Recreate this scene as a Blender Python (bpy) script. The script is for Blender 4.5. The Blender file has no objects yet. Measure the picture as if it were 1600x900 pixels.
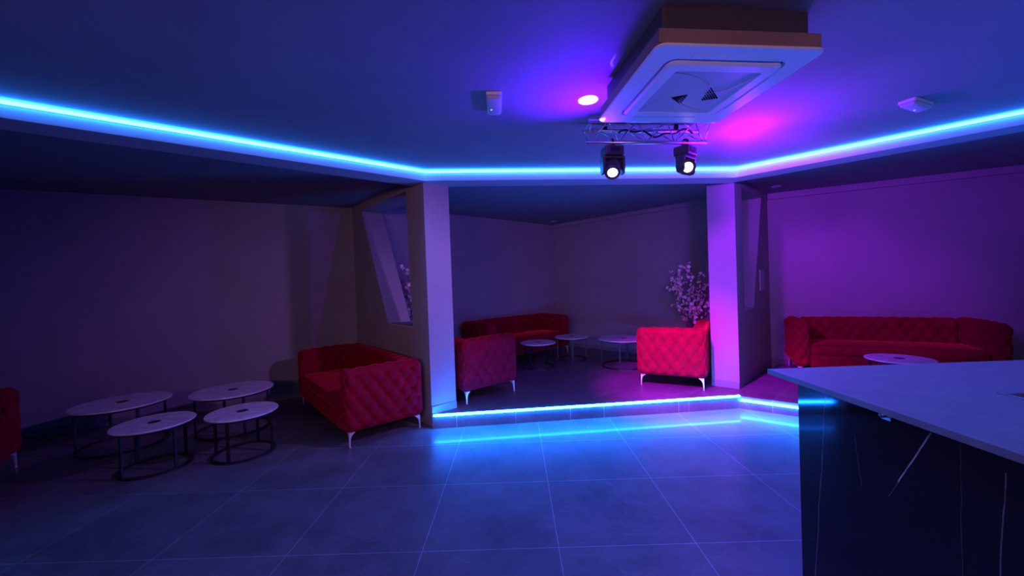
import bpy, bmesh, math, random
from mathutils import Vector, Matrix
random.seed(7)
S = bpy.context.scene
COL = S.collection
R = math.radians
E_ = 1.56


# ------------------------------------------------------------------ helpers
def u(a):
    return Vector((math.cos(R(a)), math.sin(R(a))))


def link(name, bm, m, parent=None, smooth=False, loc=None):
    bmesh.ops.recalc_face_normals(bm, faces=bm.faces)
    me = bpy.data.meshes.new(name)
    bm.to_mesh(me)
    bm.free()
    if m:
        me.materials.append(m)
    if smooth:
        for p in me.polygons:
            p.use_smooth = True
    o = bpy.data.objects.new(name, me)
    COL.objects.link(o)
    if parent:
        o.parent = parent
    if loc is not None:
        o.location = loc
    return o


def empty(name, label, cat, loc=(0, 0, 0), rz=0.0, group=None):
    o = bpy.data.objects.new(name, None)
    o.empty_display_size = .1
    COL.objects.link(o)
    o.location = loc
    o.rotation_euler = (0, 0, rz)
    return tag(o, label, cat, group)


def tag(o, label, cat, group=None):
    o['label'] = label
    o['category'] = cat
    if group:
        o['group'] = group
    return o


def struct(name, bm, m, **k):
    o = link(name, bm, m, **k)
    o['kind'] = 'structure'
    return o


def dup(root, loc, rz, label, group=None):
    r = root.copy()
    COL.objects.link(r)
    r.location = loc
    r.rotation_euler = (0, 0, rz)
    r['label'] = label
    if group:
        r['group'] = group
    for ch in list(root.children):
        c = ch.copy()
        COL.objects.link(c)
        c.parent = r
        for g in list(ch.children):
            d = g.copy()
            COL.objects.link(d)
            d.parent = c
    return r


def nb():
    return bmesh.new()


def box(bm, c, s, rz=0.0, M=None):
    mat = Matrix.Translation(c) @ Matrix.Rotation(rz, 4, 'Z') @ Matrix.Diagonal((s[0], s[1], s[2], 1))
    if M is not None:
        mat = M @ mat
    return bmesh.ops.create_cube(bm, size=1, matrix=mat)['verts']


def bevel(bm, w, seg=2):
    bmesh.ops.bevel(bm, geom=list(bm.edges), offset=w, segments=seg, affect='EDGES', profile=.5)


def prism(bm, pts, z0, z1):
    a = [bm.verts.new((p[0], p[1], z0)) for p in pts]
    b = [bm.verts.new((p[0], p[1], z1)) for p in pts]
    n = len(pts)
    bm.faces.new(a[::-1])
    bm.faces.new(b)
    for i in range(n):
        bm.faces.new((a[i], a[(i + 1) % n], b[(i + 1) % n], b[i]))


def extrude_poly(bm, pa, pb):
    """closed solid between two matching loops of 3D points"""
    a = [bm.verts.new(p) for p in pa]
    b = [bm.verts.new(p) for p in pb]
    n = len(pa)
    bm.faces.new(a[::-1])
    bm.faces.new(b)
    for i in range(n):
        bm.faces.new((a[i], a[(i + 1) % n], b[(i + 1) % n], b[i]))


def tube(bm, pts, rad, seg=10, closed=False, cap=True):
    pts = [Vector(p) for p in pts]
    n = len(pts)
    rings = []
    prev = None
    for i, p in enumerate(pts):
        if closed:
            t = pts[(i + 1) % n] - pts[i - 1]
        else:
            t = pts[min(i + 1, n - 1)] - pts[max(i - 1, 0)]
        t.normalize()
        if prev is None:
            ref = Vector((0, 0, 1)) if abs(t.z) < .9 else Vector((1, 0, 0))
            x = t.cross(ref).normalized()
        else:
            x = (prev - t * prev.dot(t)).normalized()
        prev = x
        y = t.cross(x)
        r = rad[i] if isinstance(rad, (list, tuple)) else rad
        rings.append([bm.verts.new(p + (x * math.cos(a) + y * math.sin(a)) * r)
                      for a in [2 * math.pi * k / seg for k in range(seg)]])
    m = n if closed else n - 1
    for i in range(m):
        A, B = rings[i], rings[(i + 1) % n]
        for k in range(seg):
            bm.faces.new((A[k], A[(k + 1) % seg], B[(k + 1) % seg], B[k]))
    if cap and not closed:
        bm.faces.new(rings[0][::-1])
        bm.faces.new(rings[-1])


def lathe(bm, prof, seg=48, M=None):
    """prof: list of (r,z)"""
    rings = []
    for r, z in prof:
        if r < 1e-6:
            v = bm.verts.new((0, 0, z))
            rings.append([v])
        else:
            rings.append([bm.verts.new((r * math.cos(2 * math.pi * k / seg), r * math.sin(2 * math.pi * k / seg), z))
                          for k in range(seg)])
    for A, B in zip(rings[:-1], rings[1:]):
        for k in range(seg):
            k2 = (k + 1) % seg
            if len(A) == 1 and len(B) == 1:
                continue
            if len(A) == 1:
                bm.faces.new((A[0], B[k2], B[k]))
            elif len(B) == 1:
                bm.faces.new((A[k], A[k2], B[0]))
            else:
                bm.faces.new((A[k], A[k2], B[k2], B[k]))
    if M is not None:
        vs = [v for g in rings for v in g]
        bmesh.ops.transform(bm, matrix=M, verts=vs)


def ring_rect(bm, R0, R1, z0, z1, seg=48):
    """flat-sided ring"""
    lathe(bm, [(R0, z0), (R1, z0), (R1, z1), (R0, z1), (R0, z0)], seg)
    bmesh.ops.remove_doubles(bm, verts=bm.verts, dist=1e-5)


def tuft(a, b, pu, pv):
    p = a / pu + b / pv
    q = a / pu - b / pv
    h = (abs(math.sin(math.pi * p)) * abs(math.sin(math.pi * q))) ** .55
    dp = abs(p - round(p))
    dq = abs(q - round(q))
    return -(1 - h) - 1.0 * math.exp(-(dp * dp + dq * dq) / .016)


def rbox(bm, c, s, r, res=.018, amp=0.0, pu=.16, pv=.2, crown=0.0, org=(0, 0, 0)):
    """rounded upholstered block with optional diamond tufting"""
    hx, hy, hz = s[0] / 2, s[1] / 2, s[2] / 2
    H = (hx, hy, hz)
    c = Vector(c)
    verts = []

    def P(p):
        inner = Vector([max(-(H[i] - r), min(H[i] - r, p[i])) for i in range(3)])
        d = (p - inner)
        d.normalize()
        pos = inner + d * r
        if crown:
            if d.z > 0:
                pos.z += d.z * crown * (1 - (p.x / hx) ** 2) * (1 - (p.y / hy) ** 2)
        if amp:
            w = [d[0] ** 2, d[1] ** 2, d[2] ** 2]
            X, Y, Z = p.x + org[0], p.y + org[1], p.z + org[2]
            t = 0
            if w[0] > .01:
                t += w[0] * tuft(Y, Z, pu, pv)
            if w[1] > .01:
                t += w[1] * tuft(X, Z, pu, pv)
            if w[2] > .01:
                t += w[2] * tuft(X if hx > hy else Y, .03, pu, pv) * (.6 if d.z > 0 else 0)
            pos = pos + d * (amp * t)
        return bm.verts.new(pos + c)
    for ax in range(3):
        a1, a2 = (ax + 1) % 3, (ax + 2) % 3
        n1 = max(2, int(2 * H[a1] / res))
        n2 = max(2, int(2 * H[a2] / res))
        for sg in (-1, 1):
            g = []
            for i in range(n1 + 1):
                row = []
                for j in range(n2 + 1):
                    p = Vector((0, 0, 0))
                    p[ax] = sg * H[ax]
                    p[a1] = -H[a1] + 2 * H[a1] * i / n1
                    p[a2] = -H[a2] + 2 * H[a2] * j / n2
                    row.append(P(p))
                g.append(row)
            for i in range(n1):
                for j in range(n2):
                    f = (g[i][j], g[i + 1][j], g[i + 1][j + 1], g[i][j + 1])
                    bm.faces.new(f if sg > 0 else f[::-1])
    bmesh.ops.remove_doubles(bm, verts=bm.verts, dist=1e-4)


# ------------------------------------------------------------------ materials
def mat(name, col, rough=.6, metal=0.0, spec=.5, emit=None, es=0.0):
    m = bpy.data.materials.new(name)
    m.use_nodes = True
    b = m.node_tree.nodes['Principled BSDF']
    b.inputs['Base Color'].default_value = (*col, 1)
    b.inputs['Roughness'].default_value = rough
    b.inputs['Metallic'].default_value = metal
    b.inputs['Specular IOR Level'].default_value = spec
    if emit:
        b.inputs['Emission Color'].default_value = (*emit, 1)
        b.inputs['Emission Strength'].default_value = es
    return m


def N(m, t, **k):
    n = m.node_tree.nodes.new(t)
    for a, v in k.items():
        setattr(n, a, v)
    return n


def L(m, a, b):
    m.node_tree.links.new(a, b)


def bsdf(m):
    return m.node_tree.nodes['Principled BSDF']


def noise_mat(name, c0, c1, scale, rough=.7, bump=0.0, spec=.4, detail=4, r1=None):
    m = mat(name, c0, rough, spec=spec)
    tc = N(m, 'ShaderNodeTexCoord')
    no = N(m, 'ShaderNodeTexNoise')
    no.inputs['Scale'].default_value = scale
    no.inputs['Detail'].default_value = detail
    L(m, tc.outputs['Object'], no.inputs['Vector'])
    cr = N(m, 'ShaderNodeValToRGB')
    cr.color_ramp.elements[0].position = .3
    cr.color_ramp.elements[1].position = .7
    cr.color_ramp.elements[0].color = (*c0, 1)
    cr.color_ramp.elements[1].color = (*c1, 1)
    L(m, no.outputs['Fac'], cr.inputs['Fac'])
    L(m, cr.outputs['Color'], bsdf(m).inputs['Base Color'])
    if bump:
        bp = N(m, 'ShaderNodeBump')
        bp.inputs['Strength'].default_value = bump
        bp.inputs['Distance'].default_value = .004
        n2 = N(m, 'ShaderNodeTexNoise')
        n2.inputs['Scale'].default_value = scale * 25
        L(m, tc.outputs['Object'], n2.inputs['Vector'])
        L(m, n2.outputs['Fac'], bp.inputs['Height'])
        L(m, bp.outputs['Normal'], bsdf(m).inputs['Normal'])
    return m


def floor_mat(name, off, rot):
    m = mat(name, (.1, .1, .11), .3, spec=.26)
    bsdf(m).inputs['Coat Weight'].default_value = .10
    bsdf(m).inputs['Coat Roughness'].default_value = .03
    tc = N(m, 'ShaderNodeTexCoord')
    mp = N(m, 'ShaderNodeMapping')
    mp.inputs['Location'].default_value = (off[0], off[1], 0)
    mp.inputs['Rotation'].default_value = (0, 0, rot)
    L(m, tc.outputs['Object'], mp.inputs['Vector'])
    br = N(m, 'ShaderNodeTexBrick')
    br.offset = 0
    br.inputs['Scale'].default_value = 1
    br.inputs['Brick Width'].default_value = .803
    br.inputs['Row Height'].default_value = .763
    br.inputs['Mortar Size'].default_value = .0022
    br.inputs['Mortar Smooth'].default_value = .2
    br.inputs['Color1'].default_value = (.125, .125, .136, 1)
    br.inputs['Color2'].default_value = (.15, .15, .162, 1)
    br.inputs['Mortar'].default_value = (.40, .40, .42, 1)
    L(m, mp.outputs['Vector'], br.inputs['Vector'])
    # slate clouding and thin veins
    n1 = N(m, 'ShaderNodeTexNoise')
    n1.inputs['Scale'].default_value = 2.3
    n1.inputs['Detail'].default_value = 9
    n1.inputs['Roughness'].default_value = .68
    L(m, tc.outputs['Object'], n1.inputs['Vector'])
    cr = N(m, 'ShaderNodeValToRGB')
    cr.color_ramp.elements[0].position = .3
    cr.color_ramp.elements[0].color = (.62, .62, .62, 1)
    cr.color_ramp.elements[1].position = .72
    cr.color_ramp.elements[1].color = (1.3, 1.3, 1.3, 1)
    L(m, n1.outputs['Fac'], cr.inputs['Fac'])
    mx = N(m, 'ShaderNodeMixRGB', blend_type='MULTIPLY')
    mx.inputs['Fac'].default_value = 1
    L(m, br.outputs['Color'], mx.inputs['Color1'])
    L(m, cr.outputs['Color'], mx.inputs['Color2'])
    n2 = N(m, 'ShaderNodeTexNoise')
    n2.inputs['Scale'].default_value = 1.1
    n2.inputs['Detail'].default_value = 5
    n2.inputs['Distortion'].default_value = 1.2
    L(m, tc.outputs['Object'], n2.inputs['Vector'])
    sb = N(m, 'ShaderNodeMath', operation='SUBTRACT')
    sb.inputs[1].default_value = .5
    L(m, n2.outputs['Fac'], sb.inputs[0])
    ab = N(m, 'ShaderNodeMath', operation='ABSOLUTE')
    L(m, sb.outputs[0], ab.inputs[0])
    r2 = N(m, 'ShaderNodeValToRGB')
    r2.color_ramp.elements[0].position = 0
    r2.color_ramp.elements[0].color = (.028, .028, .03, 1)
    r2.color_ramp.elements[1].position = .006
    r2.color_ramp.elements[1].color = (0, 0, 0, 1)
    L(m, ab.outputs[0], r2.inputs['Fac'])
    ad = N(m, 'ShaderNodeMixRGB', blend_type='ADD')
    ad.inputs['Fac'].default_value = 1
    L(m, mx.outputs['Color'], ad.inputs['Color1'])
    L(m, r2.outputs['Color'], ad.inputs['Color2'])
    L(m, ad.outputs['Color'], bsdf(m).inputs['Base Color'])
    rr = N(m, 'ShaderNodeMapRange')
    rr.inputs['To Min'].default_value = FLOOR_R[0]
    rr.inputs['To Max'].default_value = FLOOR_R[1]
    L(m, n1.outputs['Fac'], rr.inputs['Value'])
    L(m, rr.outputs[0], bsdf(m).inputs['Roughness'])
    bp = N(m, 'ShaderNodeBump')
    bp.inputs['Strength'].default_value = .04
    bp.inputs['Distance'].default_value = .004
    L(m, n1.outputs['Fac'], bp.inputs['Height'])
    L(m, bp.outputs['Normal'], bsdf(m).inputs['Normal'])
    return m


FLOOR_R = (.32, .46)
M_floor = floor_mat('slate_floor_tile', (1.401, -2.273), R(.4))
M_plat = floor_mat('slate_platform_tile', (.33, .21), R(-42))
M_wall = noise_mat('dark_plaster', (.27, .245, .265), (.31, .285, .30), 1.6, .75, .10)
M_ceil = noise_mat('dark_ceiling_paint', (.20, .205, .225), (.24, .245, .265), 1.3, .8, .12)
M_beam = noise_mat('beam_paint', (.36, .36, .39), (.40, .40, .43), 2.0, .75, .08)
M_base = mat('baseboard_tile', (.20, .19, .20), .35)
M_red = noise_mat('red_velvet', (.20, .0025, .015), (.28, .004, .022), 9, .75, .12, spec=.06)
bsdf(M_red).inputs['Sheen Weight'].default_value = .75
bsdf(M_red).inputs['Sheen Roughness'].default_value = .35
bsdf(M_red).inputs['Sheen Tint'].default_value = (1, .05, .09, 1)
M_chrome = mat('polished_steel', (.92, .84, .78), .35, .55)  # cream tint puts reflected warm light into the steel colour
M_black = mat('black_powder_coat', (.012, .012, .014), .45)
M_cap = mat('dark_cap', (.02, .018, .022), .4)
M_white = mat('white_plastic', (.72, .72, .74), .35)
M_grille = mat('pale_grille_plastic', (.42, .42, .46), .45)
M_slot = mat('painted_slot_shade', (.008, .008, .01), .9, spec=.1)  # near-black colour stands in for the shade inside slots and groove
M_brown = noise_mat('brown_trim_board', (.19, .125, .105), (.25, .165, .135), 7, .6)
M_dark = mat('dark_sheet_metal', (.05, .04, .045), .6)
M_alu = mat('truss_aluminium', (.75, .75, .78), .3, .9)
M_fix = mat('black_fixture_plastic', (.045, .04, .06), .3)
M_slab = noise_mat('satin_stone_slab', (.17, .16, .19), (.21, .20, .23), 14, .42, .03)
M_steel = mat('brushed_steel', (.6, .6, .62), .3, 1)
M_bark = mat('twig_bark', (.10, .06, .05), .8)
M_petal = mat('pale_pink_petal', (.95, .78, .84), .6)
M_pot = mat('pale_ceramic_vase', (.5, .47, .47), .35)

LED_STR = 48
LED_C = (.012, .19, 1.0)
M_led = mat('ice_blue_led', (.0, .0, .0), .6, emit=LED_C, es=LED_STR)
M_led_step = mat('ice_blue_step_led', (.0, .0, .0), .6, emit=(.004, .135, 1), es=LED_STR * 4.3)
M_lens = mat('lit_lens', (.0, .0, .0), .4, emit=(.86, .62, 1), es=6)


def marble_mat():
    m = mat('pale_marble', (.8, .78, .78), .35)
    tc = N(m, 'ShaderNodeTexCoord')
    no = N(m, 'ShaderNodeTexNoise')
    no.inputs['Scale'].default_value = 3.2
    no.inputs['Detail'].default_value = 7
    no.inputs['Distortion'].default_value = 1.0
    L(m, tc.outputs['Object'], no.inputs['Vector'])
    cr = N(m, 'ShaderNodeValToRGB')
    e = cr.color_ramp.elements
    e[0].position = .42
    e[0].color = (.80, .78, .78, 1)
    e[1].position = .58
    e[1].color = (.84, .82, .82, 1)
    k = cr.color_ramp.elements.new(.5)
    k.color = (.62, .60, .62, 1)
    L(m, no.outputs['Fac'], cr.inputs['Fac'])
    L(m, cr.outputs['Color'], bsdf(m).inputs['Base Color'])
    return m


M_marble = marble_mat()


def bar_mat(name, veins):
    """black marble; each vein is a thin wandering line in the local (y,z) plane of the panel"""
    m = mat(name, (.012, .012, .015), .06, spec=.4)
    tc = N(m, 'ShaderNodeTexCoord')
    no = N(m, 'ShaderNodeTexNoise')
    no.inputs['Scale'].default_value = 6
    no.inputs['Detail'].default_value = 4
    L(m, tc.outputs['Object'], no.inputs['Vector'])
    sc = N(m, 'ShaderNodeVectorMath', operation='MULTIPLY_ADD')
    sc.inputs[1].default_value = (.02, .02, .02)
    L(m, no.outputs['Color'], sc.inputs[0])
    L(m, tc.outputs['Object'], sc.inputs[2])
    sep = N(m, 'ShaderNodeSeparateXYZ')
    L(m, sc.outputs[0], sep.inputs[0])
    n2 = N(m, 'ShaderNodeTexNoise')
    n2.inputs['Scale'].default_value = 14
    L(m, tc.outputs['Object'], n2.inputs['Vector'])

    def math_(op, a, b=None):
        n = N(m, 'ShaderNodeMath', operation=op)
        for i, x in enumerate((a, b)):
            if x is None:
                continue
            if isinstance(x, (int, float)):
                n.inputs[i].default_value = x
            else:
                L(m, x, n.inputs[i])
        return n.outputs[0]
    tot = None
    for (y0, z0, y1, z1, w, br) in veins:
        dx, dz = y1 - y0, z1 - z0
        ln = math.hypot(dx, dz)
        nx, nz = -dz / ln, dx / ln
        ty, tz = dx / ln, dz / ln
        d = math_('ABSOLUTE', math_('ADD', math_('ADD', math_('MULTIPLY', sep.outputs['Y'], nx), math_('MULTIPLY', sep.outputs['Z'], nz)), -(nx * (y0 + .01) + nz * (z0 + .01))))
        t = math_('ADD', math_('ADD', math_('MULTIPLY', sep.outputs['Y'], ty), math_('MULTIPLY', sep.outputs['Z'], tz)), -(ty * (y0 + .01) + tz * (z0 + .01)))
        line = math_('LESS_THAN', d, w)
        seg = math_('MULTIPLY', math_('GREATER_THAN', t, 0.0), math_('LESS_THAN', t, ln))
        v = math_('MULTIPLY', math_('MULTIPLY', line, seg), br)
        tot = v if tot is None else math_('ADD', tot, v)
    tot = math_('MULTIPLY', tot, math_('ADD', math_('MULTIPLY', n2.outputs['Fac'], 1.4), -.1))
    mx = N(m, 'ShaderNodeMixRGB')
    mx.use_clamp = True
    mx.inputs['Color1'].default_value = (.012, .012, .015, 1)
    mx.inputs['Color2'].default_value = (.85, .82, .78, 1)
    L(m, tot, mx.inputs['Fac'])
    L(m, mx.outputs['Color'], bsdf(m).inputs['Base Color'])
    return m


# ------------------------------------------------------------------ setting
ZC = 2.81       # ceiling
ZB = 2.695      # underside of the beam
ZP = .145       # platform height
bm = nb()
prism(bm, [(-8, -3.6), (9, -3.6), (9, 9.5), (-8, 9.5)], -.12, 0)
struct('floor', bm, M_floor)
bm = nb()
prism(bm, [(-8, -3.6), (9, -3.6), (9, 9.5), (-8, 9.5)], ZC, ZC + .12)
struct('ceiling', bm, M_ceil)

SL = Vector((-.918, 4.237))
SR = Vector((2.612, 4.548))
AL = Vector((-.931, 4.292))
dL = u(130)
nL = u(40)
AR = Vector((2.777, 4.824))
dR = u(46.2)
nR = u(136.2)
TL_, TR_ = .315, .32
WL0 = Vector((-3.43, 5.56))   # left bay wall, direction 28
WR0 = Vector((4.06, 6.16))    # right bay wall, direction -27
MC = Vector((.968, 8.72))     # far corner of the middle bay


def line_x(p, d, q, e):
    det = d.x * (-e.y) + e.x * d.y
    r = q - p
    t = (r.x * (-e.y) + e.x * r.y) / det
    return p + d * t


cL = line_x(AL, dL, WL0, u(28))
cL2 = line_x(AL + nL * TL_, dL, MC, u(42))
cR = line_x(AR, dR, WR0, u(-27))
cR2 = line_x(AR + nR * TR_, dR, MC, u(-46))


def wall(name, a, b, out, m=M_wall, th=.2, z0=0, z1=ZC):
    bm = nb()
    o = Vector(out) * th
    prism(bm, [a, b, b + o, a + o], z0, z1)
    return struct(name, bm, m)


wall('wall_left_bay', WL0 - u(28) * 5.1, cL + u(28) * .05, u(118))
wall('wall_middle_left', cL2 - u(42) * .05, MC, u(132))
wall('wall_middle_right', MC, cR2 + u(-46) * .05, u(44))
wall('wall_right_bay', cR - u(-27) * .05, cR + u(-27) * 5.4, u(63))
wall('wall_rear', Vector((-8, -3.4)), Vector((9, -3.4)), (0, -1))
wall('wall_left', Vector((-7.8, -3.4)), Vector((-7.8, 3.4)), (-1, 0))
wall('wall_right', Vector((8.8, -3.4)), Vector((8.8, 3.9)), (1, 0))

# stepped platform under the middle and right bays
bm = nb()
prism(bm, [SL, SR, AR + dR * .0 + (SR - AR) * .0 + Vector((0, 0)), cR + Vector((.02, .1)), MC + Vector((0, .1)), cL2 + Vector((-.05, .1)), AL + nL * .02 + dL * .3, AL], 0, ZP)
struct('floor_middle_platform', bm, M_plat)
SRd = u(-37)
SE = SR + SRd * 4.6
bm = nb()
prism(bm, [SR, SE, Vector((8.8, SE.y)), Vector((8.8, 3.9)), cR + u(-27) * .1, AR], 0, ZP)
struct('floor_right_platform', bm, M_plat)


# partitions with slanted window openings
def partition(name, A, d, n, th, tn0, tn1, tb, tt_, zs, zt, ln):
    bm = nb()

    def P(t, z, s):
        p = A + d * t + n * (th * s)
        return (p.x, p.y, z)

    def slab(poly):
        extrude_poly(bm, [P(t, z, 0) for t, z in poly], [P(t, z, 1) for t, z in poly])
    zb = 0
    slab([(0, zb), (tn1, zb), (tn1, zs), (tn0, zt), (tn0, ZC), (0, ZC)])        # end pier
    slab([(tn1, zb), (tb, zb), (tb, zs), (tn1, zs)])                            # below the sill
    slab([(tn0, zt), (tt_, zt), (tt_, ZC), (tn0, ZC)])                          # header
    slab([(tb, zb), (ln, zb), (ln, ZC), (tt_, ZC), (tt_, zt), (tb, zs)])        # far pier, slanted jamb
    return struct(name, bm, M_wall)


partition('wall_partition_left', AL, dL, nL, TL_, .44, .39, 1.106, 1.945, 1.076, 2.69, (cL - AL).length + .12)
partition('wall_partition_right', AR, dR, nR, TR_, .325, .332, .818, 1.43, 1.09, 2.70, (cR - AR).length + .05)

# sills of the two openings
for nm, A, d, n, th, t0, t1, z in (('trim_left_sill', AL, dL, nL, TL_, .39, 1.10, 1.076), ('trim_right_sill', AR, dR, nR, TR_, .332, .812, 1.09)):
    bm = nb()
    p = [A + d * t0 - n * .006, A + d * t1 - n * .006, A + d * t1 + n * (th + .006), A + d * t0 + n * (th + .006)]
    prism(bm, p, z - .002, z + .014)
    struct(nm, bm, M_beam)

# beam around the raised ceiling
CB = [Vector((-.904, 4.236)), Vector((2.640, 4.568))]
CL0 = CB[0] - u(39.05) * 7.6
CR0 = CB[1] + u(-42.0) * 7.8
INNER = [CL0, CB[0], CB[1], CR0]


def offset(pts, w):
    out = []
    n = len(pts)
    ns = []
    for i in range(n - 1):
        d = (pts[i + 1] - pts[i]).normalized()
        ns.append(Vector((-d.y, d.x)))
    for i in range(n):
        if i == 0:
            out.append(pts[0] + ns[0] * w)
        elif i == n - 1:
            out.append(pts[-1] + ns[-1] * w)
        else:
            b = (ns[i - 1] + ns[i]).normalized()
            out.append(pts[i] + b * (w / b.dot(ns[i])))
    return out


OUT = offset(INNER, .27)
bm = nb()
for i in range(3):
    prism(bm, [INNER[i], INNER[i + 1], OUT[i + 1], OUT[i]], ZB, ZC)
bmesh.ops.remove_doubles(bm, verts=bm.verts, dist=1e-4)
struct('trim_ceiling_beam', bm, M_beam)


def led(name, pts, z, label, h=.026, t=.012, grp=None, m=None):
    """continuous neon-flex strip on the inner face of a run of edges"""
    inn = offset(pts, -t)
    root = empty(name, label, 'led strip', (pts[0].x, pts[0].y, z), 0, grp)
    o = Vector((pts[0].x, pts[0].y))
    n = len(pts)
    a = [p - o for p in pts]
    bm = nb()
    V = []
    # rounded silicone face: profile across t,h
    prof = [(0, -h / 2), (-.55, -h / 2), (-.9, -h / 3), (-1, 0), (-.9, h / 3), (-.55, h / 2), (0, h / 2)]
    rings = []
    for i in range(n):
        w = (inn[i] - pts[i]) * -1
        rings.append([bm.verts.new((a[i].x + w.x * q[0], a[i].y + w.y * q[0], q[1])) for q in prof])
    for A, B in zip(rings[:-1], rings[1:]):
        for k in range(len(prof)):
            k2 = (k + 1) % len(prof)
            bm.faces.new((A[k], A[k2], B[k2], B[k]))
    bm.faces.new(rings[0])
    bm.faces.new(rings[-1][::-1])
    link('diffuser', bm, m or M_led, root)
    # thin aluminium channel lip along the lower back edge
    bm = nb()
    for i in range(n - 1):
        d = (a[i + 1] - a[i])
        nn = Vector((d.y, -d.x)).normalized()
        p = [a[i], a[i + 1], a[i + 1] + nn * .004, a[i] + nn * .004]
        prism(bm, p, -h / 2 - .003, -h / 2 - .0005)
    link('mounting_channel', bm, M_alu, root)
    return root


led('ceiling_led_strip', INNER, 2.793, 'ice-blue glowing LED line running along the edge of the ceiling beam', .022, .030)
led('step_led_strip', [SL + u(5) * .015, SR - u(5) * .004], .146, 'ice-blue LED line on the front edge of the middle step below two red sofas', .024, .020, m=M_led_step)
led('step_led_strip', [SR + SRd * .01, SR + SRd * 4.4], .10, 'ice-blue LED line on the angled right step running behind the bar counter', .024, .020, m=M_led_step)

# cornices on the right hand walls
for nm, a, b, nrm, z0, w in (('trim_middle_cornice', MC, cR2, -u(44), 2.735, .05), ('trim_right_cornice', cR, cR + u(-27) * 5.2, -u(63), 2.72, .05)):
    bm = nb()
    prism(bm, [a, b, b + nrm * w, a + nrm * w], z0, ZC)
    struct(nm, bm, M_wall)

# baseboards
for nm, a, b, out, z0 in (('baseboard_left_pier', AL, AL + nL * TL_, -dL, ZP), ('baseboard_right_pier', AR, AR + nR * TR_, -dR, ZP),
                          ('baseboard_middle_left', cL2, MC, u(-48), ZP), ('baseboard_middle_right', MC, cR2, u(-136), ZP),
                          ('baseboard_left_bay', WL0 - u(28) * 4.8, cL, u(-62), 0), ('baseboard_right_bay', cR, cR + u(-27) * 5, u(-117), ZP)):
    bm = nb()
    o = out * .012
    prism(bm, [a, b, b + o, a + o], z0, z0 + .08)
    struct(nm, bm, M_base)

# ------------------------------------------------------------------ sofas
LEG = .145
SH = .76


def leg_mesh(sx, sy):
    """cast bracket leg: wide flange under the seat sweeping down into a thin blade with a small foot"""
    bm = nb()
    secs = [(LEG, .062, .062), (LEG - .008, .060, .060), (LEG - .012, .050, .050), (LEG - .03, .030, .030),
            (LEG - .055, .019, .019), (.05, .015, .015), (.012, .013, .013), (.006, .017, .017), (0, .017, .017)]
    rings = []
    for z, a, b in secs:
        # outer corner fixed, so the inner edges sweep
        x0, x1 = sorted((0, -sx * a))
        y0, y1 = sorted((0, -sy * b))
        rings.append([bm.verts.new(p) for p in ((x0, y0, z), (x1, y0, z), (x1, y1, z), (x0, y1, z))])
    for A, B in zip(rings[:-1], rings[1:]):
        for k in range(4):
            bm.faces.new((A[k], A[(k + 1) % 4], B[(k + 1) % 4], B[k]))
    bm.faces.new(rings[0])
    bm.faces.new(rings[-1][::-1])
    bevel(bm, .0025, 1)
    return bm


def buttons(bm, face, x, pu, pv, ymin, ymax, zmin, zmax, org, depth):
    """covered buttons on the crossings of the tufting creases; face is axis and sign"""
    ax, sg = face
    for i in range(-40, 41):
        for j in range(-20, 21):
            # p=i', q=j' integers -> a=(p+q)/2*pu, b=(p-q)/2*pv
            a = (i + j) / 2 * pu
            b = (i - j) / 2 * pv
            yy, zz = a - org[0], b - org[1]
            if not (ymin < yy < ymax and zmin < zz < zmax):
                continue
            M = Matrix.Translation(Vector((x - sg * depth, yy, zz)) if ax == 0 else Vector((yy, x - sg * depth, zz)))
            sc = Matrix.Diagonal((.45, 1, 1, 1)) if ax == 0 else Matrix.Diagonal((1, .45, 1, 1))
            bmesh.ops.create_uvsphere(bm, u_segments=8, v_segments=5, radius=.0115, matrix=M @ sc)


def make_sofa(label, Ln, D=.86, far_arm=True, group='red velvet tufted sofas'):
    root = empty('tufted_sofa', label, 'sofa', (0, 0, 0), 0, group)
    at = .20
    bt = .21
    ah = SH - LEG
    pu, pv = .145, .215
    # local x along the length, front towards -y
    for s in ((-1, 1) if far_arm else (-1,)):
        bm = nb()
        rbox(bm, (0, 0, 0), (at, D, ah), .075, .0145, .025, pu, pv, crown=.012)
        buttons(bm, (0, s), s * at / 2, pu, pv, -D / 2 + .06, D / 2 - .05, -ah / 2 + .05, ah / 2 - .05, (0, 0), .040)
        link('arm', bm, M_red, root, True, (s * (Ln / 2 - at / 2), 0, LEG + ah / 2))
    x0 = -Ln / 2 + at - .02
    x1 = Ln / 2 - (at if far_arm else 0) + (.02 if far_arm else 0)
    w = x1 - x0
    cx = (x0 + x1) / 2
    bm = nb()
    rbox(bm, (0, 0, 0), (w, bt, ah), .07, .018, .023, pu, pv, crown=.008)
    buttons(bm, (1, -1), -bt / 2, pu, pv, -w / 2 + .03, w / 2 - .03, -.02, ah / 2 - .05, (0, 0), .036)
    link('backrest', bm, M_red, root, True, (cx, D / 2 - bt / 2, LEG + ah / 2))
    bm = nb()
    rbox(bm, (0, 0, 0), (w, D - bt - .02, .17), .03, .022, .006, .145, .3)
    link('seat_base', bm, M_red, root, True, (cx, -bt / 2 + .0, LEG + .085))
    bm = nb()
    rbox(bm, (0, 0, 0), (w - .02, D - bt - .03, .14), .05, .03, 0, crown=.02)
    link('seat_cushion', bm, M_red, root, True, (cx, -bt / 2 - .005, LEG + .17 + .06))
    for sx in (-1, 1):
        for sy in (-1, 1):
            o = link('leg', leg_mesh(sx, sy), M_chrome, root, False, (sx * (Ln / 2 - .045), sy * (D / 2 - .05), 0))
            o['label'] = 'polished steel leg'
    return root


def put_sofa(o, near_mid, deg_len, Ln, z=0.0):
    """near_mid: centre of the end that faces the camera; the sofa runs from it in direction deg_len"""
    c = Vector(near_mid) + u(deg_len) * (Ln / 2)
    o.location = (c.x, c.y, z)


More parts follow.
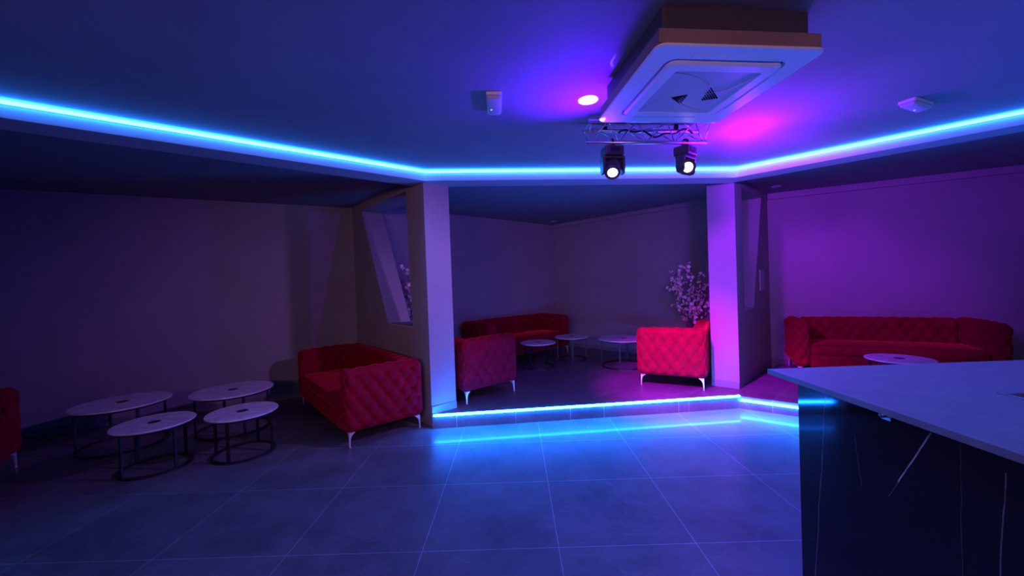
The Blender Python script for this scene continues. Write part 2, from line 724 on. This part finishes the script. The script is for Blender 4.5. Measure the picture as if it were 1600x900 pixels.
LS, SS = 2.05, 1.20
g1 = 'long red velvet tufted sofas'
g2 = 'short red velvet tufted sofas'
sofa = make_sofa('dark red tufted velvet sofa against the left partition, right of the four coffee tables', LS, group=g1)
# left bay sofa: runs along 130 deg, faces 220 deg => local -y = 220 -> rz = 220+90 = 310
put_sofa(sofa, Vector((-1.345, 4.035)) - u(130) * .035, 130, LS, 0)
sofa.rotation_euler = (0, 0, R(310))
# against the back left wall of the middle bay (direction 42, faces -48)
o = dup(sofa, (0, 0, 0), R(42), 'long dark red tufted sofa against the back wall of the middle bay', g1)
p = MC - u(42) * 2.62 + u(42) * (LS / 2) + u(-48) * .447
o.location = (p.x, p.y, ZP)
# right bay: direction -27, faces -117
o = dup(sofa, (0, 0, 0), R(-27), 'long dark red sofa behind the bar counter under the purple lit wall', g1)
p = Vector((4.185, 6.06)) + u(-27) * (LS / 2) + u(-117) * .45
o.location = (p.x, p.y, ZP)

small = make_sofa('wine-red tufted sofa beside the left pillar on the step, seen from its end', SS, far_arm=False, group=g2)
put_sofa(small, Vector((-.285, 4.83)) - u(131) * .03, 131, SS, ZP)
small.rotation_euler = (0, 0, R(131))       # faces 41 deg
o = make_sofa('red sofa in deep shade at the far left edge beside the coffee tables', SS, group=g2)
o.rotation_euler = (0, 0, R(118))
p = Vector((-4.66, 3.70)) - u(118) * (SS / 2) - u(28) * .43
o.location = (p.x, p.y, 0)
SR2 = 1.32
o = make_sofa('bright red tufted sofa beside the right pillar on the step, lit magenta', SR2, far_arm=False, group=g2)
put_sofa(o, Vector((1.995, 4.985)) - u(61) * .03, 61, SR2, ZP)
o.rotation_euler = (0, 0, R(61))
for ch in o.children:           # the other hand: back on the right of the seat
    if not ch.name.startswith('leg'):
        ch.location.y *= -1
        ch.rotation_euler = (0, 0, R(180))

# ------------------------------------------------------------------ coffee tables


def make_table(label, dia, h, name='coffee_table', group='round marble coffee tables'):
    root = empty(name, label, 'coffee table', (0, 0, 0), 0, group)
    r = dia / 2
    bm = nb()
    lathe(bm, [(0, h - .016), (r - .006, h - .016), (r, h - .011), (r, h - .004), (r - .004, h), (0, h)], 72)
    link('tabletop', bm, M_marble, root, False)
    bm = nb()
    lathe(bm, [(0, h + .0005), (.048, h + .0005), (.048, h + .002), (.036, h + .0028), (0, h + .0028)], 32)
    link('centre_cap', bm, M_cap, root)['label'] = 'dark round cap in the middle of the top'
    fr = r - .035
    bm = nb()
    ring_rect(bm, fr - .022, fr, h - .036, h - .017, 64)
    link('top_ring', bm, M_black, root)
    bm = nb()
    ring_rect(bm, fr - .022, fr, 0, .02, 64)
    link('base_ring', bm, M_black, root)
    for k in range(4):
        a = R(45 + 90 * k)
        bm = nb()
        box(bm, ((fr - .011) * math.cos(a), (fr - .011) * math.sin(a), (h - .036 + .02) / 2), (.016, .024, h - .036 - .02 + .002), a)
        link('leg', bm, M_black, root)
    return root


BIG, SMALL = .45, .41
tg = 'marble coffee tables on black ring frames'
big = make_table('large round marble table at the back left of the left bay, nearest the shaded sofa', .80, BIG, group=tg)
big.location = (-4.16, 4.12, 0)
big.rotation_euler = (0, 0, .3)
dup(big, (-3.25, 4.48, 0), .1, 'large round marble table behind the small one nearest the dark red sofa', tg)
sm = make_table('small round marble table in front of the far left pair, nearest the camera', .60, SMALL, group=tg)
sm.location = (-3.30, 3.545, 0)
sm.rotation_euler = (0, 0, .5)
dup(sm, (-2.66, 3.785, 0), .9, 'small round marble table, rightmost of the four by the dark red sofa', tg)
dup(sm, (.40, 6.52, ZP), .2, 'small marble table just behind the wine-red sofa on the step', tg)
dup(sm, (1.045, 7.06, ZP), .7, 'small marble table furthest back, by the end of the long back sofa', tg)
dup(big, (1.79, 6.38, ZP), .35, 'large marble table half hidden by the bright red sofa on the step', tg)
dup(sm, (4.34, 4.40, ZP), .35, 'round marble table behind the bar counter, in front of the right bay sofa', tg)

# ------------------------------------------------------------------ ceiling cassette
ac = empty('ceiling_air_conditioner', 'square ceiling cassette air conditioner with brown box trim over the floor', 'air conditioner', (1.066, 2.224, 0), R(6.0))
Z0 = 2.602


def rrect(hw, hh, r, seg=6):
    pts = []
    for cx, cy, a0 in ((hw - r, hh - r, 0), (-hw + r, hh - r, 90), (-hw + r, -hh + r, 180), (hw - r, -hh + r, 270)):
        for k in range(seg + 1):
            a = R(a0 + 90 * k / seg)
            pts.append((cx + r * math.cos(a), cy + r * math.sin(a)))
    return pts


def loft(bm, loops, cap0=True, cap1=True):
    rings = [[bm.verts.new(p) for p in lp] for lp in loops]
    n = len(rings[0])
    for A, B in zip(rings[:-1], rings[1:]):
        for k in range(n):
            bm.faces.new((A[k], A[(k + 1) % n], B[(k + 1) % n], B[k]))
    if cap0:
        bm.faces.new(rings[0])
    if cap1:
        bm.faces.new(rings[-1])


def Lp(hw, r, z):
    return [(x, y, z) for x, y in rrect(hw, hw, r)]


bm = nb()
loft(bm, [Lp(.40, .03, Z0 + .024), Lp(.418, .045, Z0 + .013), Lp(.42, .045, Z0 + .010), Lp(.42, .045, Z0 + .004), Lp(.417, .045, Z0), Lp(.316, .05, Z0), Lp(.312, .05, Z0 + .024)], True, True)
link('panel', bm, M_white, ac)
bm = nb()
loft(bm, [Lp(.302, .045, Z0 + .020), Lp(.302, .045, Z0 - .004), Lp(.290, .045, Z0 - .014), Lp(.236, .02, Z0 - .014), Lp(.231, .018, Z0 - .010)], True, True)
gr = link('intake_grille', bm, M_white, ac)
bm = nb()
loft(bm, [Lp(.2312, .018, Z0 - .0095), Lp(.2312, .018, Z0 - .0102)], True, True)
link('recess_shade', bm, M_grille, gr)  # darker plastic puts the shade of the recess into the colour
bm = nb()
loft(bm, [Lp(.3125, .048, Z0 + .0238), Lp(.3015, .045, Z0 + .0238), Lp(.3015, .045, Z0 + .0205), Lp(.3125, .048, Z0 + .0205)], False, False)
link('gap_shade', bm, M_slot, ac)
# swirl ribs and two fans of dark bars for the shade in the slots on the grille
zr = Z0 - .0112


def smooth_path(P, n=24):
    out = []
    for i in range(len(P) - 1):
        p0, p1, p2, p3 = P[max(i - 1, 0)], P[i], P[i + 1], P[min(i + 2, len(P) - 1)]
        for k in range(n // (len(P) - 1)):
            t = k / (n // (len(P) - 1))
            out.append(tuple(.5 * (2 * p1[c] + (p2[c] - p0[c]) * t + (2 * p0[c] - 5 * p1[c] + 4 * p2[c] - p3[c]) * t * t + (3 * p1[c] - p0[c] - 3 * p2[c] + p3[c]) * t ** 3) for c in range(2)) + (zr,))
    out.append((*P[-1], zr))
    return out


for sg in (1, -1):
    for P_ in ([(-.222, -.215), (-.165, -.203), (-.08, -.172), (.0, -.125), (.04, -.085), (.045, -.03)], [(.222, -.215), (.19, -.10), (.12, -.03), (.06, .0)]):
        bm = nb()
        tube(bm, smooth_path([(sg * a, sg * b) for a, b in P_]), .0026, 6)
        link('swirl_rib', bm, M_grille, gr, True)
for A_, B_, C_ in (((-.029, .006), (-.105, .044), (-.012, .121)), ((.086, .074), (.168, .044), (.055, -.071))):
    bm = nb()
    for i in range(7):
        t = .14 + .86 * i / 6
        p = [A_[c] + (B_[c] - A_[c]) * t for c in range(2)]
        q = [A_[c] + (C_[c] - A_[c]) * t for c in range(2)]
        tube(bm, [(*p, zr + .0012), (*q, zr + .0012)], [.0055, .0032], 6)
    link('slot_shade_fan', bm, M_slot, gr)
for k in range(4):
    bm = nb()
    M = Matrix.Rotation(R(90 * k), 4, 'Z')
    box(bm, (0, -.342, Z0 - .0005), (.42, .034, .004), M=M)
    bevel(bm, .0015, 1)
    link('louvre', bm, M_white, ac)
bm = nb()
loft(bm, [Lp(.404, .006, Z0 + .022), Lp(.404, .006, 2.688)], True, True)
link('trim_box', bm, M_brown, ac)['label'] = 'brown boxed trim above the white panel'
bm = nb()
loft(bm, [Lp(.37, .01, 2.687), Lp(.37, .01, ZC)], True, True)
link('casing', bm, M_dark, ac)
bm = nb()
box(bm, (.252, .040, Z0 - .014), (.012, .014, .003))
box(bm, (.270, .045, Z0 - .014), (.018, .005, .003))
box(bm, (.270, .034, Z0 - .014), (.018, .004, .003))
link('emblem', bm, mat('silver_emblem', (.9, .9, .95), .3), ac)


# ------------------------------------------------------------------ emergency lights
def emergency(label, loc, rz):
    e = empty('emergency_light', label, 'emergency light', loc, rz, 'emergency luminaires on the ceiling')
    bm = nb()
    loft(bm, [[(x, y, 0) for x, y in rrect(.052, .14, .012)], [(x, y, -.018) for x, y in rrect(.052, .14, .012)]])
    link('base', bm, M_white, e)
    bm = nb()
    loft(bm, [[(x, y, -.017) for x, y in rrect(.050, .132, .015)], [(x, y, -.036) for x, y in rrect(.046, .128, .015)], [(x, y, -.044) for x, y in rrect(.038, .118, .015)]])
    link('diffuser', bm, M_grille, e, True)
    bm = nb()
    lathe(bm, [(0, -.045), (.006, -.045), (.006, -.0425)], 12, Matrix.Translation((-.02, .03, 0)))
    link('indicator', bm, mat('indicator_led', (.6, .9, .8), .3, emit=(.5, .85, 1), es=1.4), e)
    return e


emergency('white emergency light box on the ceiling left of the air conditioner', (-.078, 2.70, ZC), R(2))
emergency('white emergency light box on the ceiling at the right, beside the LED line', (3.09, 2.96, ZC), R(-66))


# recessed ceiling lamps that are off
def downlight(label, x, y):
    d = empty('recessed_downlight', label, 'downlight', (x, y, ZC), 0, 'unlit downlights in the bays')
    bm = nb()
    lathe(bm, [(.035, -.002), (.050, -.008), (.062, -.004), (.062, 0)], 32)
    link('bezel', bm, M_white, d)
    bm = nb()
    lathe(bm, [(0, -.003), (.037, -.003)], 32)
    link('lens', bm, M_grille, d)


downlight('small unlit round downlight in the ceiling of the middle bay', .90, 8.15)
downlight('small unlit round downlight in the right bay ceiling beside the right partition', 3.84, 5.62)

# ------------------------------------------------------------------ truss and moving heads
ty = R(5.4)
tr = empty('lighting_truss', 'short aluminium triangular truss under the ceiling behind the air conditioner', 'truss', (1.105, 3.10, 2.63), ty)
HL = .495
cA = (0, 0)
cB = (.10, .128)
cC = (-.10, .128)
for (yy, zz) in (cA, cB, cC):
    bm = nb()
    tube(bm, [(-HL, yy, zz), (HL, yy, zz)], .0145, 14)
    link('chord', bm, M_alu, tr, True)
nbay = 4
for (p, q) in ((cA, cB), (cA, cC), (cB, cC)):
    for k in range(nbay if p == cA else 2):
        xa = -HL + .035 + (2 * HL - .07) * k / (nbay if p == cA else 2)
        xb = -HL + .035 + (2 * HL - .07) * (k + 1) / (nbay if p == cA else 2)
        xm = (xa + xb) / 2
        for s, t in ((xa, xm), (xm, xb)):
            P0 = (s, *(p if s == xa else q))
            P1 = (t, *(q if s == xa else p))
            bm = nb()
            tube(bm, [P0, P1], .0045, 8)
            link('brace', bm, M_alu, tr, True)
for sx in (-1, 1):
    bm = nb()
    tube(bm, [(sx * (HL - .02), *cA), (sx * (HL - .02), *cB), (sx * (HL - .02), *cC)], .0045, 8, closed=True)
    link('end_frame', bm, M_alu, tr, True)
for sx in (-.3, .3):
    for c in (cB, cC):
        bm = nb()
        box(bm, (sx, c[0], (c[1] + ZC - 2.63) / 2 + .004), (.03, .028, ZC - 2.63 - c[1] - .010))
        bevel(bm, .003, 1)
        link('hanging_clamp', bm, M_black, tr)


def RotTo(d):
    return Vector((0, 0, 1)).rotation_difference(Vector(d).normalized()).to_matrix().to_4x4()


def moving_head(label, loc, rz, aim, zoff):
    """aim is in local space"""
    h = empty('moving_head_light', label, 'stage light', loc, rz, 'moving head lights hung from the truss')
    bm = nb()
    box(bm, (0, 0, -.075), (.150, .125, .075))
    bevel(bm, .012, 2)
    base = link('base', bm, M_fix, h)
    bm = nb()
    box(bm, (0, -.0635, -.072), (.075, .004, .036))
    link('display', bm, mat('dark_display', (.02, .02, .05), .08), base)
    bm = nb()
    # hook clamp gripping the lower chord
    tube(bm, [(0, .024 * math.cos(a), .024 * math.sin(a)) for a in [R(-90 + 30 * k) for k in range(10)]], .008, 8)
    box(bm, (0, 0, -.03), (.03, .04, .022))
    link('clamp', bm, M_black, h)
    bm = nb()
    box(bm, (0, 0, -.124), (.165, .085, .022))
    bevel(bm, .006, 2)
    yk = link('yoke', bm, M_fix, h)
    for s in (-1, 1):
        bm = nb()
        pts = [(0, -.040, -.118), (0, .040, -.118), (0, .036, -.225), (0, .020, -.250), (0, -.020, -.250), (0, -.036, -.225)]
        extrude_poly(bm, [(s * .070, p[1], p[2]) for p in pts], [(s * .090, p[1], p[2]) for p in pts])
        bevel(bm, .004, 1)
        link('yoke_arm', bm, M_fix, h)
    C = Vector((0, 0, -.192))
    M = Matrix.Translation(C) @ RotTo(aim)
    bm = nb()
    lathe(bm, [(0, -.085), (.040, -.082), (.056, -.060), (.063, -.02), (.063, .03), (.058, .055), (.060, .060), (.060, .082), (.050, .086), (.038, .081), (.037, .072), (0, .072)], 36, M)
    hd = link('head', bm, M_fix, h, True)
    bm = nb()
    lathe(bm, [(0, .0865), (.020, .0855), (.033, .083), (.038, .080)], 32, M)
    link('lens', bm, M_lens, hd, True)['label'] = 'glowing white lens'
    return h


tc = Vector((1.105, 3.10))
tx = Vector((math.cos(ty), math.sin(ty)))
h1 = tc + tx * -.285
h2 = tc + tx * .315
moving_head('left black moving-head stage light on the truss, tilted down', (h1.x, h1.y, 2.63), R(8), (-.25, -.55, -.62), 0)
moving_head('right black moving-head stage light on the truss, its bright lens facing the room', (h2.x, h2.y, 2.63), R(38), (-.72, -.60, -.32), 0)
# black cable looped along the truss
bm = nb()
pts = []
for i in range(40):
    f = i / 39
    q = tc + tx * (-.22 + .62 * f) + Vector((0, .03))
    pts.append((q.x, q.y, 2.715 + .022 * math.sin(9 * f) + .012 * math.sin(23 * f)))
tube(bm, pts, .007, 8)
tag(link('power_cable', bm, M_black, None, True), 'black power cable draped through the aluminium truss', 'cable')

# ------------------------------------------------------------------ bar counter
X0, X1, Y0, Y1 = 1.221, 2.75, -.55, 1.885
HB = 1.10
bar = empty('bar_counter', 'black marble bar counter with a dark stone top at the right', 'bar counter', (1.27, .6, 0), 0)
oy = .6
ox = 1.27
sx0, sx1, sy0, sy1 = 1.735, 2.20, .98, 1.394


def gridtop(bm, xs, ys, z0, z1, hole):
    for i in range(len(xs) - 1):
        for j in range(len(ys) - 1):
            if (i, j) == hole:
                continue
            box(bm, ((xs[i] + xs[i + 1]) / 2 - ox, (ys[j] + ys[j + 1]) / 2 - oy, (z0 + z1) / 2), (xs[i + 1] - xs[i], ys[j + 1] - ys[j], z1 - z0))
    bmesh.ops.remove_doubles(bm, verts=bm.verts, dist=1e-5)
    # drop the inner walls shared by two blocks
    bad = [f for f in bm.faces if all(len(e.link_faces) > 2 for e in f.edges) and abs(f.normal.z) < .5]
    seen = {}
    for f in bm.faces:
        k = tuple(sorted(v.index for v in f.verts))
        seen.setdefault(k, []).append(f)


bm = nb()
xs = [X0, sx0, sx1, X1]
ys = [Y0, sy0, sy1, Y1]
# one clean slab with a square sink hole
top = {}
bot = {}
for i, x in enumerate(xs):
    for j, y in enumerate(ys):
        top[i, j] = bm.verts.new((x - ox, y - oy, HB))
        bot[i, j] = bm.verts.new((x - ox, y - oy, HB - .022))
for i in range(3):
    for j in range(3):
        if (i, j) == (1, 1):
            continue
        bm.faces.new((top[i, j], top[i + 1, j], top[i + 1, j + 1], top[i, j + 1]))
        bm.faces.new((bot[i, j], bot[i, j + 1], bot[i + 1, j + 1], bot[i + 1, j]))
for i in range(3):
    bm.faces.new((top[i, 0], bot[i, 0], bot[i + 1, 0], top[i + 1, 0]))
    bm.faces.new((top[i, 3], top[i + 1, 3], bot[i + 1, 3], bot[i, 3]))
    bm.faces.new((top[0, i], top[0, i + 1], bot[0, i + 1], bot[0, i]))
    bm.faces.new((top[3, i], bot[3, i], bot[3, i + 1], top[3, i + 1]))
bm.faces.new((top[1, 1], top[2, 1], bot[2, 1], bot[1, 1]))
bm.faces.new((top[1, 2], bot[1, 2], bot[2, 2], top[2, 2]))
bm.faces.new((top[1, 1], bot[1, 1], bot[1, 2], top[1, 2]))
bm.faces.new((top[2, 1], top[2, 2], bot[2, 2], bot[2, 1]))
link('worktop', bm, M_slab, bar)
YB = 1.752
veins = [(1.597, 1.10, 1.60, 1.0, .0016, .3), (1.597, 1.048, 1.691, .10, .0016, .35), (1.465, .941, 1.437, .76, .0012, .2), (1.191, 1.054, 1.30, .845, .0022, .8), (1.30, .845, 1.335, .78, .0015, .25),
         (1.014, 1.016, 1.036, .60, .0016, .30), (1.115, 1.08, 1.115, .1, .0012, .10), (.75, 1.0, .55, .3, .003, .4), (.3, .9, .1, .2, .003, .4)]
M_bar = bar_mat('black_marble_panel', [(a - oy, b, c - oy, d, w, k) for a, b, c, d, w, k in veins])
bm = nb()
box(bm, (.012, (Y0 + .06 + YB) / 2 - oy, (HB - .022) / 2), (.024, YB - Y0 - .06, HB - .022))
link('front_panel', bm, M_bar, bar)
M_bar2 = bar_mat('black_marble_end', [(.3, 1.0, .5, .2, .003, .3)])
bm = nb()
box(bm, ((.0242 + X1 - .06 - ox) / 2, YB - .012 - oy, (HB - .022) / 2), (X1 - .06 - ox - .0242, .024, HB - .022))
link('end_panel', bm, M_bar2, bar)
# bag hook under the overhang
hk = empty('bag_hook', 'small steel bag hook under the edge of the bar top', 'hook', (1.268, 1.331, 1.058), 0)
bm = nb()
box(bm, (-.003, 0, 0), (.006, .036, .026))
bevel(bm, .0018, 1)
link('plate', bm, M_steel, hk)
bm = nb()
tube(bm, [(-.004, 0, .002), (-.018, 0, -.002), (-.024, 0, .004), (-.025, 0, .011)], .004, 8)
link('prong', bm, M_steel, hk, True)
# inset sink
sk = empty('inset_sink', 'small steel rimmed sink let into the bar top at the right edge', 'sink', ((sx0 + sx1) / 2, (sy0 + sy1) / 2, HB), 0)
w2, d2 = (sx1 - sx0) / 2, (sy1 - sy0) / 2


def rect_loop(a, b, z):
    return [(-a, -b, z), (a, -b, z), (a, b, z), (-a, b, z)]


bm = nb()
loft(bm, [rect_loop(w2 + .006, d2 + .006, .0006), rect_loop(w2 + .006, d2 + .006, .004), rect_loop(w2 - .012, d2 - .012, .004), rect_loop(w2 - .014, d2 - .014, -.010)], False, False)
link('rim', bm, M_steel, sk)
bm = nb()
loft(bm, [rect_loop(w2 - .014, d2 - .014, -.008), rect_loop(w2 - .02, d2 - .02, -.15), rect_loop(w2 - .06, d2 - .06, -.16)], False, True)
link('basin', bm, M_dark, sk)
bm = nb()
lathe(bm, [(0, -.158), (.03, -.158), (.03, -.1597)], 24)
link('drain', bm, M_steel, sk)

# pale panel on the right partition
pc = AR + dR * 1.30
pp = empty('wall_control_panel', 'small pale rectangular panel on the right partition wall', 'wall panel', (pc.x, pc.y, 1.47), R(46.2))
bm = nb()
box(bm, (0, -.009, 0), (.26, .016, .30))
bevel(bm, .004, 2)
link('cover', bm, mat('grey_panel_plastic', (.42, .41, .43), .5), pp)
bm = nb()
box(bm, (0, -.0175, .06), (.18, .003, .10))
link('face', bm, mat('grey_panel_face', (.34, .33, .36), .4), pp)


# ------------------------------------------------------------------ blossom branches in vases
def blossom_plant(label, loc, seed, Hs=1.0, nbr=9, lean=(0, 0), spread=.30):
    rd = random.Random(seed)
    root = empty('blossom_branches', label, 'plant', loc, 0, 'blossoming branches in tall vases')
    vh = .55
    bm = nb()
    lathe(bm, [(0, 0), (.10, 0), (.115, .02), (.13, .18), (.12, .36), (.085, .48), (.08, vh), (.072, vh), (.075, .49), (0, .46)], 40)
    link('vase', bm, M_pot, root, True)
    for b in range(nbr):
        az = 2 * math.pi * (b + .35 * rd.random()) / nbr
        sp = .08 + spread * rd.random()
        hh = Hs * (.55 + .5 * rd.random())
        pts = []
        n = 12
        ph = rd.random() * 6
        for i in range(n):
            f = i / (n - 1)
            rr = .03 + sp * f ** 1.3 + .02 * math.sin(5 * f + ph)
            pts.append(Vector((rr * math.cos(az + .25 * math.sin(3 * f + ph)) + lean[0] * f, rr * math.sin(az + .25 * math.sin(3 * f + ph)) + lean[1] * f, .40 + (vh - .4 + hh) * f)))
        bm = nb()
        tube(bm, pts, [.008 * (1 - .75 * i / (n - 1)) for i in range(n)], 7)
        spots = []
        # side twigs
        for k in range(4):
            i = 4 + 2 * k
            if i >= n:
                break
            a2 = rd.random() * 6.28
            ln = .10 + .12 * rd.random()
            q = pts[i] + Vector((math.cos(a2) * ln, math.sin(a2) * ln, ln * .8))
            tube(bm, [pts[i], (pts[i] + q) / 2 + Vector((0, 0, -.01)), q], [.004, .003, .0015], 6)
            for f in (.45, .75, 1.0):
                spots.append(pts[i].lerp(q, f))
        br = link('branch', bm, M_bark, root, True)
        for i in range(4, n):
            spots.append(pts[i])
            spots.append(pts[i].lerp(pts[i - 1], .5))
        bm = nb()
        for p in spots:
            if rd.random() < .06:
                continue
            nrm = Vector((rd.uniform(-1, 1), rd.uniform(-1, 1), rd.uniform(-.3, 1))).normalized()
            q = p + nrm * .012
            rm = Matrix.Translation(q) @ RotTo(nrm) @ Matrix.Rotation(rd.random() * 6, 4, 'Z')
            s = rd.uniform(.021, .032)
            for k in range(5):
                pm = rm @ Matrix.Rotation(R(72 * k), 4, 'Z')
                co = [(0, 0, 0), (s * .55, -s * .42, s * .22), (s * 1.05, -s * .30, s * .42), (s * 1.12, s * .0, s * .36), (s * 1.05, s * .30, s * .42), (s * .55, s * .42, s * .22)]
                bm.faces.new([bm.verts.new(pm @ Vector(c)) for c in co])
            bmesh.ops.create_icosphere(bm, subdivisions=1, radius=s * .25, matrix=rm @ Matrix.Translation((0, 0, s * .15)))
        link('blossoms', bm, M_petal, br)
    return root


blossom_plant('pink blossom branches in a vase behind the bright red sofa by the right pillar', (2.84, 6.22, ZP), 3, .97, 10, (.0, 0), .22)
blossom_plant('pink blossom branches seen through the slanted opening in the left partition', (-1.43, 6.0, ZP), 11, 1.08, 9, spread=.10)


# ------------------------------------------------------------------ lights
def light(name, typ, loc, col, W, size=.05, aim=None, **k):
    d = bpy.data.lights.new(name, typ)
    d.color = col
    d.energy = W
    if typ == 'AREA':
        d.shape = 'RECTANGLE'
        d.size, d.size_y = size if isinstance(size, tuple) else (size, size)
    else:
        d.shadow_soft_size = size
    for a, v in k.items():
        setattr(d, a, v)
    o = bpy.data.objects.new(name, d)
    COL.objects.link(o)
    o.location = loc
    if aim is not None:
        o.rotation_euler = (Vector(aim) - Vector(loc)).to_track_quat('-Z', 'Y').to_euler()
    return o


# spots added near the left head: hot violet spot on the ceiling, a sliver on the cassette corner, a wide soft edge
light('ceiling_beam', 'SPOT', (.60, 2.86, 2.40), (.24, .09, 1), 1500, .01, (.575, 2.735, ZC), spot_size=R(17), spot_blend=.12)
light('added_corner_spot', 'SPOT', (.60, 2.88, 2.40), (.24, .09, 1), 300, .01, (.625, 2.572, 2.60), spot_size=R(6), spot_blend=.5)
light('ceiling_beam_halo', 'SPOT', (.60, 2.80, 2.50), (.09, .0, 1), 110, .02, (.45, 2.60, 2.81), spot_size=R(150), spot_blend=1.0)
# magenta wash behind the truss, close under the ceiling, and on to the right bay
light('magenta_wash', 'POINT', (2.05, 3.36, 2.54), (.20, .0, 1), 105, .05)
light('magenta_bay', 'SPOT', (1.75, 3.30, 2.55), (.28, .0, 1), 340, .05, (5.0, 5.6, 2.85), spot_size=R(64), spot_blend=1.0)
light('magenta_low_beam', 'SPOT', (.85, 3.15, 2.36), (.70, .0, 1), 1250, .05, (2.2, 4.9, .25), spot_size=R(52), spot_blend=1.0)
light('magenta_pillar_beam', 'SPOT', (.85, 3.15, 2.36), (.40, .0, 1), 420, .05, (3.0, 4.7, 1.45), spot_size=R(42), spot_blend=.6)
# blue and lilac spots added at the heads to tint the floor and the bar
light('blue_wash', 'SPOT', (.83, 2.98, 2.33), (.015, .12, 1), 150, .05, (.75, 1.9, 0), spot_size=R(125), spot_blend=.8)
light('lilac_wash', 'SPOT', (1.40, 2.98, 2.36), (.20, .13, 1), 38, .05, (1.9, 1.9, 0), spot_size=R(90), spot_blend=.8)
# lilac spill from the right head across the left bay
light('head_spill', 'SPOT', (1.27, 2.98, 2.36), (.46, .20, 1), 190, .05, (-2.5, 4.7, .8), spot_size=R(64), spot_blend=1.0)
# broad warm fill added behind the camera, aimed down the room
l = light('rear_fill', 'AREA', (-.7, -2.6, 2.2), (1, .47, .68), 19, (4.4, .5), (1.0, 6.5, 1.0))
l.data.spread = R(75)

w = bpy.data.worlds.new('World')
S.world = w
w.use_nodes = True
w.node_tree.nodes['Background'].inputs[0].default_value = (.2, .2, .6, 1)
w.node_tree.nodes['Background'].inputs[1].default_value = .01

# ------------------------------------------------------------------ camera
f, pitch, roll = 610.55, .013057, -.035309
cr, sr, cp, sp = math.cos(roll), math.sin(roll), math.cos(pitch), math.sin(pitch)
M0 = Matrix(((1, 0, 0), (0, 0, -1), (0, 1, 0)))
P = Matrix(((1, 0, 0), (0, cp, -sp), (0, sp, cp)))
Q = Matrix(((cr, -sr, 0), (sr, cr, 0), (0, 0, 1)))
W2C = Q @ P @ M0
# camera axes in world: x right, y up (= -down), z back (= -fwd)
right = Vector(W2C[0])
down = Vector(W2C[1])
fwd = Vector(W2C[2])
cam = bpy.data.cameras.new('Camera')
cam.sensor_width = 36
cam.lens = f / 1600 * 36
cam.clip_start = .02
co = bpy.data.objects.new('Camera', cam)
COL.objects.link(co)
co.matrix_world = Matrix(((right.x, -down.x, -fwd.x, 0), (right.y, -down.y, -fwd.y, 0), (right.z, -down.z, -fwd.z, E_), (0, 0, 0, 1)))
S.camera = co

S.view_settings.view_transform = 'Standard'
S.view_settings.look = 'None'
S.view_settings.exposure = 0
S.view_settings.gamma = 1
S.view_settings.use_curve_mapping = False
S.cycles.use_denoising = True
S.cycles.max_bounces = 8
S.cycles.sample_clamp_indirect = 4
